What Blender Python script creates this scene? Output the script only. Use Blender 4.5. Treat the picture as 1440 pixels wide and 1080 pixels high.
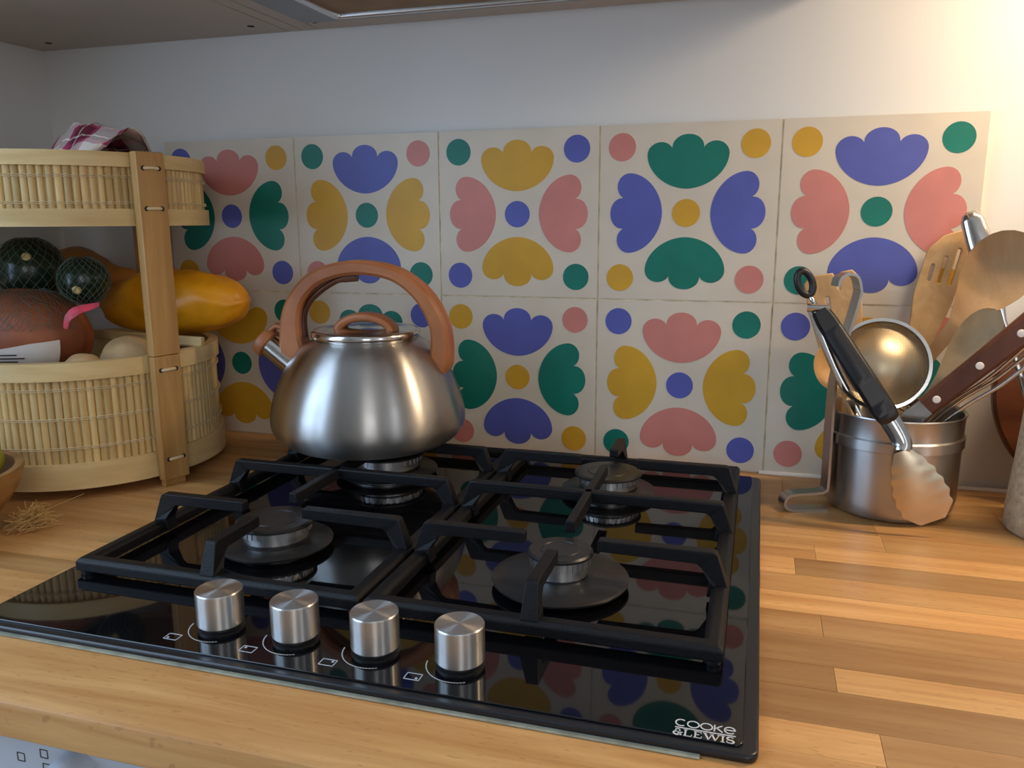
import bpy, math, random
from mathutils import Vector, Matrix, noise
random.seed(7)
PI = math.pi
for o in list(bpy.data.objects): bpy.data.objects.remove(o)
COL = bpy.context.scene.collection
SC = bpy.context.scene

# ------------------------------------------------------------------ camera
R0 = Vector((0.95774807, 0.28756911, -0.00475765))      # right
R1 = Vector((0.05190392, -0.18908906, -0.98058723))     # down
R2 = Vector((-0.28288622, 0.93890859, -0.19602565))     # forward
CAM = Vector((0.78841564, -0.97335843, 0.29465333)); FPX = 1148.81
cd = bpy.data.cameras.new('camera'); cam = bpy.data.objects.new('camera', cd); COL.objects.link(cam)
cd.sensor_width = 36; cd.lens = FPX / 1440 * 36; cd.clip_start = 0.02
u, b = -R1, -R2
cam.matrix_world = Matrix(((R0.x, u.x, b.x, CAM.x), (R0.y, u.y, b.y, CAM.y), (R0.z, u.z, b.z, CAM.z), (0, 0, 0, 1)))
SC.camera = cam
def ray(x, y): return R0 * ((x - 720) / FPX) + R1 * ((y - 540) / FPX) + R2
def PY(x, y, Y):                    # the point of a pixel on the vertical plane at depth Y
    d = ray(x, y); return CAM + d * ((Y - CAM.y) / d.y)

# ------------------------------------------------------------------ world, daylight windows, exposure
w = bpy.data.worlds.new('world'); SC.world = w; w.use_nodes = True
w.node_tree.nodes['Background'].inputs[0].default_value = (0.55, 0.72, 1.0, 1)
w.node_tree.nodes['Background'].inputs[1].default_value = 1.0
def area(name, loc, rot, sx, sy, col, power):
    l = bpy.data.lights.new(name, 'AREA'); l.shape = 'RECTANGLE'; l.size = sx; l.size_y = sy
    l.color = col; l.energy = power
    o = bpy.data.objects.new(name, l); COL.objects.link(o); o.location = loc; o.rotation_euler = rot
    return o
XL, XR, YF, YB, ZF, ZC = -0.2, 2.7, -3.0, 0.012, -0.9, 1.6
area('daylight_window_left', (XL - 0.10, -1.02, 0.68), (0, -PI / 2, 0), 1.30, 0.92, (0.50, 0.72, 1.0), 9)
area('daylight_window_behind', (1.85, YF - 0.10, 0.75), (PI / 2, 0, 0), 0.9, 1.3, (1.0, 0.94, 0.85), 7.5)
area('daylight_window_right', (XR + 0.10, -1.75, 0.75), (0, PI / 2, 0), 1.3, 0.5, (1.0, 0.97, 0.93), 2.4)
SC.view_settings.view_transform = 'Standard'; SC.view_settings.look = 'None'
SC.view_settings.exposure = 0.60; SC.view_settings.gamma = 1.0; SC.view_settings.use_curve_mapping = False

# ------------------------------------------------------------------ materials
def srgb(r, g, b):
    f = lambda c: (c / 255 / 12.92) if c <= 10 else ((c / 255 + 0.055) / 1.055) ** 2.4
    return (f(r), f(g), f(b), 1)
class NT:
    def __init__(s, name):
        s.m = bpy.data.materials.new(name); s.m.use_nodes = True
        s.t = s.m.node_tree; s.n = s.t.nodes; s.p = s.n['Principled BSDF']
    def node(s, typ, **kw):
        n = s.n.new(typ)
        for k, v in kw.items():
            if k.startswith('i_'):
                key = k[2:]; key = int(key) if key.isdigit() else key.replace('_', ' ')
                n.inputs[key].default_value = v
            else: setattr(n, k, v)
        return n
    def link(s, a, b): s.t.links.new(a, b)
    def setp(s, **kw):
        for k, v in kw.items(): s.p.inputs[k.replace('_', ' ')].default_value = v
def mat(name, col, rough=0.5, metal=0.0, var=0.0, nscale=20, bump=0.0, bscale=200, **kw):
    t = NT(name); t.setp(Base_Color=col, Roughness=rough, Metallic=metal, **kw)
    co = t.node('ShaderNodeTexCoord').outputs['Object']
    if var:
        n = t.node('ShaderNodeTexNoise', i_Scale=nscale, i_Detail=4.0); t.link(co, n.inputs['Vector'])
        mp = t.node('ShaderNodeMapRange', i_1=0.3, i_2=0.7, i_3=1 - var, i_4=1 + var); t.link(n.outputs[0], mp.inputs[0])
        mx = t.node('ShaderNodeMix', data_type='RGBA', blend_type='MULTIPLY'); mx.inputs[0].default_value = 1
        mx.inputs[6].default_value = col; t.link(mp.outputs[0], mx.inputs[7]); t.link(mx.outputs[2], t.p.inputs['Base Color'])
    if bump:
        n = t.node('ShaderNodeTexNoise', i_Scale=bscale, i_Detail=3.0); t.link(co, n.inputs['Vector'])
        bp = t.node('ShaderNodeBump', i_Strength=bump, i_Distance=0.001); t.link(n.outputs[0], bp.inputs['Height'])
        t.link(bp.outputs[0], t.p.inputs['Normal'])
    return t.m
def wood(name, ca, cb, stretch=(3, 40, 40), rough=0.5, vary=0.25, fleck=0.0, bump=0.15, dark=None):
    t = NT(name); t.setp(Roughness=rough)
    co = t.node('ShaderNodeTexCoord').outputs['Object']; oi = t.node('ShaderNodeObjectInfo').outputs['Random']
    mp = t.node('ShaderNodeMapping'); mp.inputs['Scale'].default_value = stretch; t.link(co, mp.inputs['Vector'])
    off = t.node('ShaderNodeMath', operation='MULTIPLY', i_1=60.0); t.link(oi, off.inputs[0])
    n = t.node('ShaderNodeTexNoise', noise_dimensions='4D', i_Scale=1.0, i_Detail=6.0, i_Roughness=0.6, i_Distortion=0.6)
    t.link(mp.outputs[0], n.inputs['Vector']); t.link(off.outputs[0], n.inputs['W'])
    rp = t.node('ShaderNodeValToRGB'); t.link(n.outputs[0], rp.inputs[0])
    rp.color_ramp.elements[0].position = 0.3; rp.color_ramp.elements[0].color = cb
    rp.color_ramp.elements[1].position = 0.68; rp.color_ramp.elements[1].color = ca
    if dark:
        e = rp.color_ramp.elements.new(0.24); e.color = dark
    r2 = t.node('ShaderNodeMath', operation='MULTIPLY', i_1=7.31); t.link(oi, r2.inputs[0])
    fr = t.node('ShaderNodeMath', operation='FRACT'); t.link(r2.outputs[0], fr.inputs[0])
    mr = t.node('ShaderNodeMapRange', i_3=1 - vary, i_4=1 + vary * 0.5); t.link(fr.outputs[0], mr.inputs[0])
    mx = t.node('ShaderNodeMix', data_type='RGBA', blend_type='MULTIPLY'); mx.inputs[0].default_value = 1
    t.link(rp.outputs[0], mx.inputs[6]); t.link(mr.outputs[0], mx.inputs[7]); out = mx.outputs[2]
    if fleck:
        m2 = t.node('ShaderNodeMapping'); m2.inputs['Scale'].default_value = (90, 420, 90); t.link(co, m2.inputs['Vector'])
        n2 = t.node('ShaderNodeTexNoise', i_Scale=1.0, i_Detail=1.0); t.link(m2.outputs[0], n2.inputs['Vector'])
        g = t.node('ShaderNodeMapRange', i_1=0.66, i_2=0.72, i_3=0.0, i_4=fleck); t.link(n2.outputs[0], g.inputs[0])
        m3 = t.node('ShaderNodeMix', data_type='RGBA'); t.link(g.outputs[0], m3.inputs[0]); t.link(out, m3.inputs[6])
        m3.inputs[7].default_value = tuple(c * 0.45 for c in cb[:3]) + (1,); out = m3.outputs[2]
    t.link(out, t.p.inputs['Base Color'])
    bp = t.node('ShaderNodeBump', i_Strength=bump, i_Distance=0.0006); t.link(n.outputs[0], bp.inputs['Height']); t.link(bp.outputs[0], t.p.inputs['Normal'])
    return t.m
def brushed(name, col, rough, aniso=0.7, var=0.0):
    t = NT(name); t.setp(Base_Color=col, Metallic=1.0, Roughness=rough, Anisotropic=aniso); t.p.inputs['Anisotropic Rotation'].default_value = 0.25
    tg = t.node('ShaderNodeTangent', direction_type='RADIAL', axis='Z'); t.link(tg.outputs[0], t.p.inputs['Tangent'])
    co = t.node('ShaderNodeTexCoord').outputs['Object']
    n = t.node('ShaderNodeTexNoise', i_Scale=60.0, i_Detail=3.0); t.link(co, n.inputs['Vector'])
    mr = t.node('ShaderNodeMapRange', i_1=0.3, i_2=0.75, i_3=rough * 0.94, i_4=rough * 1.10 + var * 0.3); t.link(n.outputs[0], mr.inputs[0])
    t.link(mr.outputs[0], t.p.inputs['Roughness'])
    return t.m
M = dict(
    wall=mat('wall_paint', srgb(225, 224, 220), 0.75, var=0.02, nscale=5, bump=0.15, bscale=60),
    tile=mat('tile_cream', srgb(212, 202, 184), 0.42, var=0.05, nscale=14, bump=0.05, bscale=300),
    grout=mat('grout', srgb(214, 200, 170), 0.9, var=0.25, nscale=60, bump=0.5, bscale=500),
    pink=mat('tile_pink', srgb(203, 128, 118), 0.45, var=0.07, nscale=20),
    green=mat('tile_green', srgb(0, 116, 100), 0.45, var=0.12, nscale=20),
    blue=mat('tile_blue', srgb(84, 92, 172), 0.45, var=0.08, nscale=20),
    yellow=mat('tile_yellow', srgb(206, 158, 40), 0.45, var=0.08, nscale=20),
    beech=wood('beech_block', srgb(222, 172, 110), srgb(186, 128, 70), (5, 70, 70), 0.38, 0.40, 0.32, 0.1, srgb(146, 86, 42)),
    glass=mat('hob_glass', (0.004, 0.004, 0.005, 1), 0.035, IOR=1.55),
    trimblack=mat('hob_bezel', (0.012, 0.013, 0.016, 1), 0.28),
    iron=mat('cast_iron', (0.006, 0.006, 0.007, 1), 0.46, var=0.3, nscale=400, bump=0.35, bscale=900, Specular_IOR_Level=0.3),
    enamel=mat('burner_enamel', (0.02, 0.019, 0.019, 1), 0.36, var=0.2, nscale=60),
    alu=brushed('burner_aluminium', (0.62, 0.61, 0.60, 1), 0.34, 0.3),
    steel=brushed('brushed_steel', (0.60, 0.585, 0.56, 1), 0.26, 0.75, 0.05),
    knobsteel=brushed('knob_steel', (0.66, 0.65, 0.63, 1), 0.36, 0.88),
    kettlesteel=brushed('kettle_steel', (0.50, 0.48, 0.455, 1), 0.34, 0.88, 0.05),
    steel2=mat('polished_steel', (0.62, 0.60, 0.57, 1), 0.16, 1.0, var=0.1, nscale=60),
    strap=mat('strap_steel', (0.42, 0.40, 0.37, 1), 0.32, 1.0),
    strap2=mat('tong_steel_amber_reflection', (0.60, 0.50, 0.36, 1), 0.30, 1.0),  # stainless tongs head, the worktop's amber reflection put into its base colour
    print=mat('white_print', srgb(215, 215, 215), 0.5),
    sealant=mat('sealant', srgb(150, 148, 128), 0.7, var=0.25, nscale=80),
    caulk=mat('caulk_white', srgb(235, 225, 212), 0.6),
    bamboo=wood('bamboo_splint', srgb(226, 196, 138), srgb(196, 160, 98), (60, 60, 6), 0.48, 0.25, 0, 0.1),
    hoop=wood('bamboo_hoop', srgb(230, 202, 146), srgb(206, 172, 112), (8, 8, 60), 0.45, 0.06, 0, 0.1),
    post=wood('bamboo_post', srgb(204, 160, 96), srgb(168, 120, 64), (60, 60, 5), 0.45, 0.08, 0, 0.2),
    thread=mat('thread', srgb(226, 206, 164), 0.8),
    handle=wood('kettle_wood', srgb(190, 120, 72), srgb(146, 84, 46), (12, 110, 12), 0.42, 0.02, 0, 0.1),
    spoon=wood('pale_utensil_wood', srgb(208, 168, 114), srgb(176, 132, 82), (40, 40, 5), 0.6, 0.18, 0, 0.25),
    spoon2=wood('worn_utensil_wood', srgb(184, 150, 108), srgb(150, 116, 78), (25, 25, 12), 0.7, 0.15, 0, 0.35),
    spoon3=wood('grey_utensil_wood', srgb(186, 158, 118), srgb(158, 130, 92), (25, 25, 12), 0.7, 0.05, 0, 0.3),
    brownwood=wood('dark_brown_wood', srgb(110, 62, 38), srgb(74, 38, 22), (40, 40, 8), 0.4, 0.05, 0, 0.1),
    boardwood=wood('board_wood', srgb(112, 62, 34), srgb(76, 38, 20), (8, 40, 40), 0.45, 0.05),
    bowlwood=wood('bowl_wood', srgb(178, 132, 76), srgb(128, 84, 42), (20, 20, 60), 0.4, 0.02),
    wicker=mat('wicker', srgb(190, 142, 84), 0.7, var=0.3, nscale=120),
    black=mat('black_rubber', (0.012, 0.012, 0.013, 1), 0.38),
    squash=mat('squash_yellow', srgb(232, 154, 16), 0.38, var=0.14, nscale=30, bump=0.3, bscale=60),
    tan=mat('squash_tan', srgb(176, 116, 48), 0.5, var=0.2, nscale=25),
    dgreen=mat('squash_green', srgb(24, 42, 26), 0.22, var=0.5, nscale=40),
    scar=mat('blossom_scar', srgb(206, 180, 120), 0.8),
    net=mat('net_thread', srgb(84, 102, 94), 0.5),
    russet=mat('russet_skin', srgb(150, 82, 46), 0.5, var=0.3, nscale=30),
    paper=mat('paper_label', srgb(222, 214, 206), 0.7, var=0.04, nscale=40),
    ink=mat('label_ink', srgb(70, 64, 62), 0.7),
    redtag=mat('red_tag', srgb(196, 44, 66), 0.4, var=0.3, nscale=120),
    potato=mat('pale_skin', srgb(200, 164, 116), 0.6, var=0.12, nscale=50),
    lime=mat('fruit_green', srgb(150, 150, 44), 0.4, var=0.2, nscale=40),
    dark=mat('dark_plum', srgb(40, 44, 60), 0.35, var=0.3),
    straw=mat('straw', srgb(206, 168, 104), 0.7),
    cabinet=mat('cabinet_underside', srgb(198, 186, 172), 0.6, var=0.03, nscale=10),
    hole=mat('hole_dark', (0.01, 0.01, 0.01, 1), 0.8),
    hoodmetal=mat('hood_metal', (0.30, 0.31, 0.32, 1), 0.4, 0.7),
    chrome=mat('hood_chrome_lip', (0.7, 0.7, 0.7, 1), 0.2, 1.0),
    filter=mat('hood_filter', srgb(150, 122, 84), 0.6, var=0.12, nscale=30),
    appliance=mat('appliance_white', srgb(206, 212, 222), 0.35),
    floor=mat('floor_tile', srgb(150, 140, 128), 0.5, var=0.1),
    canister=mat('stoneware', srgb(182, 160, 128), 0.8, var=0.22, nscale=160, bump=0.8, bscale=420),
    frame=mat('window_frame_white', srgb(230, 230, 228), 0.5),
    lamp=mat('lamp_diffuser', (1, 1, 1, 1), 0.5, Emission_Color=(1.0, 0.77, 0.52, 1), Emission_Strength=3.0),
)
def plaid():
    t = NT('checked_cloth'); t.setp(Roughness=0.9)
    uv = t.node('ShaderNodeTexCoord').outputs['UV']; sp = t.node('ShaderNodeSeparateXYZ'); t.link(uv, sp.inputs[0])
    outs = []
    for ax, k in ((0, 2.9), (1, 2.9)):
        m = t.node('ShaderNodeMath', operation='MULTIPLY', i_1=k); t.link(sp.outputs[ax], m.inputs[0])
        f = t.node('ShaderNodeMath', operation='FRACT'); t.link(m.outputs[0], f.inputs[0])
        r = t.node('ShaderNodeValToRGB'); r.color_ramp.interpolation = 'CONSTANT'; t.link(f.outputs[0], r.inputs[0])
        e = r.color_ramp.elements; e[0].position = 0; e[0].color = (1, 1, 1, 1); e[1].position = 0.40; e[1].color = srgb(196, 70, 128)
        for p, c in ((0.50, srgb(110, 18, 44)), (0.60, (1, 1, 1, 1)), (0.63, srgb(110, 18, 44)), (0.88, srgb(205, 80, 135)), (0.95, (1, 1, 1, 1))):
            x = e.new(p); x.color = c
        outs.append(r.outputs[0])
    mx = t.node('ShaderNodeMix', data_type='RGBA'); mx.inputs[0].default_value = 0.5
    t.link(outs[0], mx.inputs[6]); t.link(outs[1], mx.inputs[7])
    g = t.node('ShaderNodeMix', data_type='RGBA', blend_type='MULTIPLY'); g.inputs[0].default_value = 1
    g.inputs[7].default_value = srgb(226, 214, 200); t.link(mx.outputs[2], g.inputs[6]); t.link(g.outputs[2], t.p.inputs['Base Color'])
    return t.m
M['plaid'] = plaid()
def gauze():
    t = NT('sieve_mesh'); t.setp(Base_Color=(0.62, 0.52, 0.36, 1), Metallic=0.9, Roughness=0.4)
    co = t.node('ShaderNodeTexCoord').outputs['Object']; sp = t.node('ShaderNodeSeparateXYZ'); t.link(co, sp.inputs[0])
    v = []
    for ax in (0, 1):
        m = t.node('ShaderNodeMath', operation='MULTIPLY', i_1=700.0); t.link(sp.outputs[ax], m.inputs[0])
        f = t.node('ShaderNodeMath', operation='FRACT'); t.link(m.outputs[0], f.inputs[0])
        g = t.node('ShaderNodeMath', operation='LESS_THAN', i_1=0.42); t.link(f.outputs[0], g.inputs[0]); v.append(g.outputs[0])
    mx = t.node('ShaderNodeMath', operation='MAXIMUM'); t.link(v[0], mx.inputs[0]); t.link(v[1], mx.inputs[1])
    t.link(mx.outputs[0], t.p.inputs['Alpha']); return t.m
M['gauze'] = gauze()

# ------------------------------------------------------------------ mesh helpers
class MB:
    def __init__(s): s.v = []; s.f = []; s.uv = None
    def add(s, vs, fs):
        k = len(s.v); s.v += [tuple(v) for v in vs]; s.f += [tuple(i + k for i in f) for f in fs]; return s
    def box(s, a, c):
        x0, y0, z0 = a; x1, y1, z1 = c
        return s.add([(x0, y0, z0), (x1, y0, z0), (x1, y1, z0), (x0, y1, z0), (x0, y0, z1), (x1, y0, z1), (x1, y1, z1), (x0, y1, z1)],
                     [(3, 2, 1, 0), (4, 5, 6, 7), (0, 1, 5, 4), (1, 2, 6, 5), (2, 3, 7, 6), (3, 0, 4, 7)])
    def lathe(s, prof, n=48, c=(0, 0, 0), closed=False):
        k = len(prof); vs = []
        for i in range(n):
            a = 2 * PI * i / n
            vs += [(c[0] + r * math.cos(a), c[1] + r * math.sin(a), c[2] + z) for r, z in prof]
        fs = []
        for i in range(n):
            j = (i + 1) % n
            for q in range(k if closed else k - 1):
                p = (q + 1) % k; fs.append((i * k + q, j * k + q, j * k + p, i * k + p))
        if not closed:
            if prof[0][0] > 1e-6: fs.append(tuple(i * k for i in range(n))[::-1])
            if prof[-1][0] > 1e-6: fs.append(tuple(i * k + k - 1 for i in range(n)))
        return s.add(vs, fs)
    def sweep(s, path, sect, nrm=None, cap=True, closed=False):
        # path points; sect(i, t) gives the closed list of (across, along normal) offsets
        path = [Vector(p) for p in path]; n = len(path); vs = []; k = 0; prev = None
        for i, p in enumerate(path):
            if closed: t = path[(i + 1) % n] - path[i - 1]
            else: t = path[min(i + 1, n - 1)] - path[max(i - 1, 0)]
            t.normalize()
            if nrm is not None: nn = Vector(nrm(i) if callable(nrm) else nrm)
            else: nn = prev if prev is not None else (Vector((0, 0, 1)) if abs(t.z) < 0.9 else Vector((1, 0, 0)))
            a = nn.cross(t); a.normalize(); nn = t.cross(a); nn.normalize(); prev = nn
            sec = sect(i, i / max(1, n - 1)); k = len(sec)
            vs += [p + a * q[0] + nn * q[1] for q in sec]
        fs = []
        for i in range(n if closed else n - 1):
            j = (i + 1) % n
            for q in range(k): fs.append((i * k + q, i * k + (q + 1) % k, j * k + (q + 1) % k, j * k + q))
        if cap and not closed: fs += [tuple(range(k))[::-1], tuple((n - 1) * k + q for q in range(k))]
        return s.add(vs, fs)
    def tube(s, path, r, n=8, **kw):
        rr = r if callable(r) else (lambda i, t: r)
        return s.sweep(path, lambda i, t: [(rr(i, t) * math.cos(2 * PI * q / n), rr(i, t) * math.sin(2 * PI * q / n)) for q in range(n)], **kw)
    def mesh(s, name, smooth=None):
        m = bpy.data.meshes.new(name); m.from_pydata(s.v, [], s.f)
        if smooth:
            for p in m.polygons: p.use_smooth = True
        m.update(); return m
def rect(wd, th, bev=0.0):
    a, c = wd / 2, th / 2; e = min(bev, a * 0.9, c * 0.9)
    if e <= 0: return [(-a, -c), (a, -c), (a, c), (-a, c)]
    return [(-a + e, -c), (a - e, -c), (a, -c + e), (a, c - e), (a - e, c), (-a + e, c), (-a, c - e), (-a, -c + e)]
def oval(wd, th, n=16): return [(wd / 2 * math.cos(2 * PI * q / n), th / 2 * math.sin(2 * PI * q / n)) for q in range(n)]
def dish(wd, th, d, n=10):             # a shallow concave strip section
    up = [(-wd / 2 + wd * i / n, -d * (1 - (2 * i / n - 1) ** 2) + th / 2) for i in range(n + 1)]
    dn = [(x, y - th * (1 - 0.75 * abs(2 * x / wd) ** 4)) for x, y in reversed(up)]
    return dn[::-1] + up[::-1]
def spline(pts, n=8, closed=False):
    pts = [Vector(p) for p in pts]; out = []; m = len(pts)
    for i in range(m if closed else m - 1):
        g = (lambda j: pts[j % m]) if closed else (lambda j: pts[max(0, min(m - 1, j))])
        p0, p1, p2, p3 = g(i - 1), g(i), g(i + 1), g(i + 2)
        for q in range(n):
            t = q / n
            out.append(0.5 * ((2 * p1) + (p2 - p0) * t + (2 * p0 - 5 * p1 + 4 * p2 - p3) * t * t + (3 * p1 - p0 - 3 * p2 + p3) * t ** 3))
    if not closed: out.append(pts[-1])
    return out
def lin(pts, t):                       # piecewise linear table lookup
    for (a, x), (c, y) in zip(pts, pts[1:]):
        if t <= c: return x + (y - x) * (t - a) / (c - a)
    return pts[-1][1]
def link(name, data, material, parent=None, loc=None, smooth=False, angle=None, bevel=0.0):
    if isinstance(data, MB): data = data.mesh(name, smooth)
    o = bpy.data.objects.new(name, data); COL.objects.link(o)
    if material is not None and not data.materials: data.materials.append(M[material])
    if parent is not None: o.parent = parent
    if loc is not None: o.location = loc
    if angle:
        for p in data.polygons: p.use_smooth = True
        data.set_sharp_from_angle(angle=math.radians(angle))
    if bevel:
        md = o.modifiers.new('bevel', 'BEVEL'); md.width = bevel; md.segments = 2; md.limit_method = 'ANGLE'
    return o
def tag(o, label, cat, group=None):
    o['label'] = label; o['category'] = cat
    if group: o['group'] = group
    return o
def thing(name, label, cat, loc=(0, 0, 0), rotz=0, group=None):
    o = bpy.data.objects.new(name, None); COL.objects.link(o); o.location = loc; o.rotation_euler = (0, 0, rotz)
    o.empty_display_size = 0.02
    return tag(o, label, cat, group)
def struct(o): o['kind'] = 'structure'; return o
def plate(outlines, th, bev=0.0):      # flat plate with holes, local XY, thickness along Z centred
    c = bpy.data.curves.new('plate', 'CURVE'); c.dimensions = '2D'; c.fill_mode = 'BOTH'; c.extrude = max(0, th / 2 - bev); c.bevel_depth = bev; c.bevel_resolution = 1
    for ol in outlines:
        s = c.splines.new('POLY'); s.points.add(len(ol) - 1); s.use_cyclic_u = True
        for p, q in zip(s.points, ol): p.co = (q[0], q[1], 0, 1)
    o = bpy.data.objects.new('plate', c); COL.objects.link(o)
    bpy.context.view_layer.update()
    me = bpy.data.meshes.new_from_object(o.evaluated_get(bpy.context.evaluated_depsgraph_get()))
    bpy.data.objects.remove(o); bpy.data.curves.remove(c); me.materials.clear(); return me
def orient(o, base, tip, face):        # local Y along base->tip, local Z towards face
    y = (Vector(tip) - Vector(base)).normalized(); z = Vector(face); x = y.cross(z).normalized(); z = x.cross(y)
    o.matrix_world = Matrix(((x.x, y.x, z.x, base[0]), (x.y, y.y, z.y, base[1]), (x.z, y.z, z.z, base[2]), (0, 0, 0, 1)))
def rrect(x0, y0, x1, y1, r, n=6):
    out = []
    for cx, cy, a0 in ((x1 - r, y1 - r, 0), (x0 + r, y1 - r, PI / 2), (x0 + r, y0 + r, PI), (x1 - r, y0 + r, 1.5 * PI)):
        out += [(cx + r * math.cos(a0 + PI / 2 * i / n), cy + r * math.sin(a0 + PI / 2 * i / n)) for i in range(n + 1)]
    return out

# ------------------------------------------------------------------ room
wb = struct(link('wall_back', MB().box((XL - 0.1, YB, ZF), (XR + 0.1, YB + 0.1, ZC)), 'wall'))
def holed_wall(name, axis, at0, at1, lo, hi, hl, hh, zl, zh):
    m = MB()
    def bx(a, c, z0, z1):
        if axis == 'x': m.box((at0, a, z0), (at1, c, z1))
        else: m.box((a, at0, z0), (c, at1, z1))
    bx(lo, hl, ZF, ZC); bx(hh, hi, ZF, ZC); bx(hl, hh, ZF, zl); bx(hl, hh, zh, ZC)
    return struct(link(name, m, 'wall'))
def window(name, axis, at, hl, hh, zl, zh, nb):
    e = bpy.data.objects.new(name, None); COL.objects.link(e); struct(e)
    m = MB(); t = 0.03
    def bx(a, c, z0, z1):
        if axis == 'x': m.box((at - t, a, z0), (at + t, c, z1))
        else: m.box((a, at - t, z0), (c, at + t, z1))
    f = 0.05
    bx(hl, hl + f, zl, zh); bx(hh - f, hh, zl, zh); bx(hl + f, hh - f, zl, zl + f); bx(hl + f, hh - f, zh - f, zh)
    for i in range(1, nb):
        c = hl + (hh - hl) * i / nb; bx(c - 0.025, c + 0.025, zl + f, zh - f)
    link('window_frame', m, 'frame', e)
holed_wall('wall_left', 'x', XL - 0.08, XL, YF - 0.1, YB, -1.48, -0.56, 0.03, 1.35)
window('window_1', 'x', XL - 0.04, -1.48, -0.56, 0.03, 1.35, 2)
holed_wall('wall_front', 'y', YF - 0.08, YF, XL, XR, 1.4, 2.3, 0.1, 1.4)
window('window_2', 'y', YF - 0.04, 1.4, 2.3, 0.1, 1.4, 2)
holed_wall('wall_right', 'x', XR, XR + 0.08, YF - 0.1, YB, -2.0, -1.5, 0.1, 1.4)
window('window_3', 'x', XR + 0.04, -2.0, -1.5, 0.1, 1.4, 1)
struct(link('floor', MB().box((XL - 0.1, YF - 0.1, ZF - 0.1), (XR + 0.1, YB + 0.1, ZF)), 'floor'))
struct(link('ceiling', MB().box((XL - 0.1, YF - 0.1, ZC), (XR + 0.1, YB + 0.1, ZC + 0.1)), 'wall'))

# ------------------------------------------------------------------ splashback tiles
P = 0.2015; TS = 0.1993
link('grout', MB().box((0.0, 0.0012, 0.0), (5 * P - 0.0015, YB, 2 * P - 0.001)), 'grout', wb)
tile_me = MB().box((0, 0, 0), (TS, 0.0115, TS)).mesh('tile')
def flower_outline():
    pts = []
    for i in range(15):
        a = PI - PI * i / 14; pts.append((0.392 * math.cos(a), 0.36 - 0.36 * math.sin(a) ** 0.9))
    for i in range(1, 15):
        a = math.radians(145 - 145 * i / 14); pts.append((0.675 + 0.335 * math.cos(a), 0.53 - 0.335 * math.sin(a)))
    for i in range(1, 30):
        a = PI * i / 30; pts.append((1.01 * math.copysign(abs(math.cos(a)) ** 1.06, math.cos(a)), 0.53 + 0.92 * math.sin(a) ** 1.06))
    for i in range(0, 14):
        a = math.radians(180 - 145 * i / 14); pts.append((-0.675 + 0.335 * math.cos(a), 0.53 - 0.335 * math.sin(a)))
    return pts
HW = 0.226
def flower_mesh(k):
    out = []
    for px, pv in flower_outline():
        x, y = px * HW, 0.5 - 0.062 - pv * HW * 0.92     # tile units, flower at the top
        for _ in range(k): x, y = -y, x
        out.append((x * TS, y * TS))
    return plate([out], 0.0004)
flowers = [flower_mesh(k) for k in range(4)]            # top, left, bottom, right
dot_mesh = plate([[(0.0158 * math.cos(2 * PI * i / 32), 0.0158 * math.sin(2 * PI * i / 32)) for i in range(32)]], 0.0004)
coloured = {}
def cm(me, key, c):
    if (key, c) not in coloured:
        q = me.copy(); q.materials.append(M[c]); coloured[(key, c)] = q
    return coloured[(key, c)]
Cn = dict(p='pink', g='green', b='blue', y='yellow')
rows = [  # vertical pair, horizontal pair, centre, corners TL TR BL BR
# bottom row, then top row
    ['ybgpggp', 'gpyybby', 'bgyyppy', 'pybbggb', 'ygpbppb'],
    ['pgbbyyb', 'byggppg', 'ypbgbbg', 'gbypyyp', 'bpgyggy']]
for r in range(2):
    for c in range(5):
        s = rows[r][c]
        t = link('tile', tile_me, 'tile', wb, (c * P + 0.0003 * (r - 0.5), 0.0002 * ((c * 3 + r) % 3), r * P + 0.0012))
        for k in range(4):
            f = link('flower_motif', cm(flowers[k], k, Cn[s[0] if k % 2 == 0 else s[1]]), None, t, (TS / 2, -0.00012, TS / 2))
            f.rotation_euler = (PI / 2, 0, 0)
        for i, (dx, dz) in enumerate(((0.5, 0.5), (0.125, 0.875), (0.868, 0.875), (0.125, 0.125), (0.868, 0.125))):
            d = link('dot_motif', cm(dot_mesh, 'd', Cn[s[2 + i]]), None, t, (dx * TS, -0.00012, dz * TS)); d.rotation_euler = (PI / 2, 0, 0)
link('sealant_bead', MB().sweep([(0.80, -0.001, 0.001), (5 * P, -0.001, 0.001), (XR, 0.010, 0.001)], lambda i, t: oval(0.007, 0.006, 8)), 'caulk', wb)

# ------------------------------------------------------------------ worktop of beech staves
wt = tag(link('worktop', MB().box((XL, -0.612, -0.027), (2.2, 0.011, -0.004)), 'beech'), 'butcher block worktop of beech staves under the hob and baskets', 'worktop')
ys = [0.0115, -0.0188, -0.0665, -0.103, -0.1368, -0.1742, -0.2141, -0.2488, -0.2853, -0.3212, -0.3563, -0.3914, -0.433, -0.4634, -0.5032, -0.5338, -0.622]
def stave_mesh(lx, ly, z0, z1, front):
    sec = [(ly, z0), (0, z0), (0, z1), (ly, z1)]
    if front: sec = [(ly, z0), (0.003, z0), (0, z0 + 0.003), (0, z1 - 0.005), (0.0015, z1 - 0.0015), (0.005, z1), (ly, z1)]
    n = len(sec); return MB().add([(x, y, z) for x in (0, lx) for y, z in sec], [tuple(range(n - 1, -1, -1)), tuple(range(n, 2 * n))] + [(q, (q + 1) % n, n + (q + 1) % n, n + q) for q in range(n)])
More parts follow.
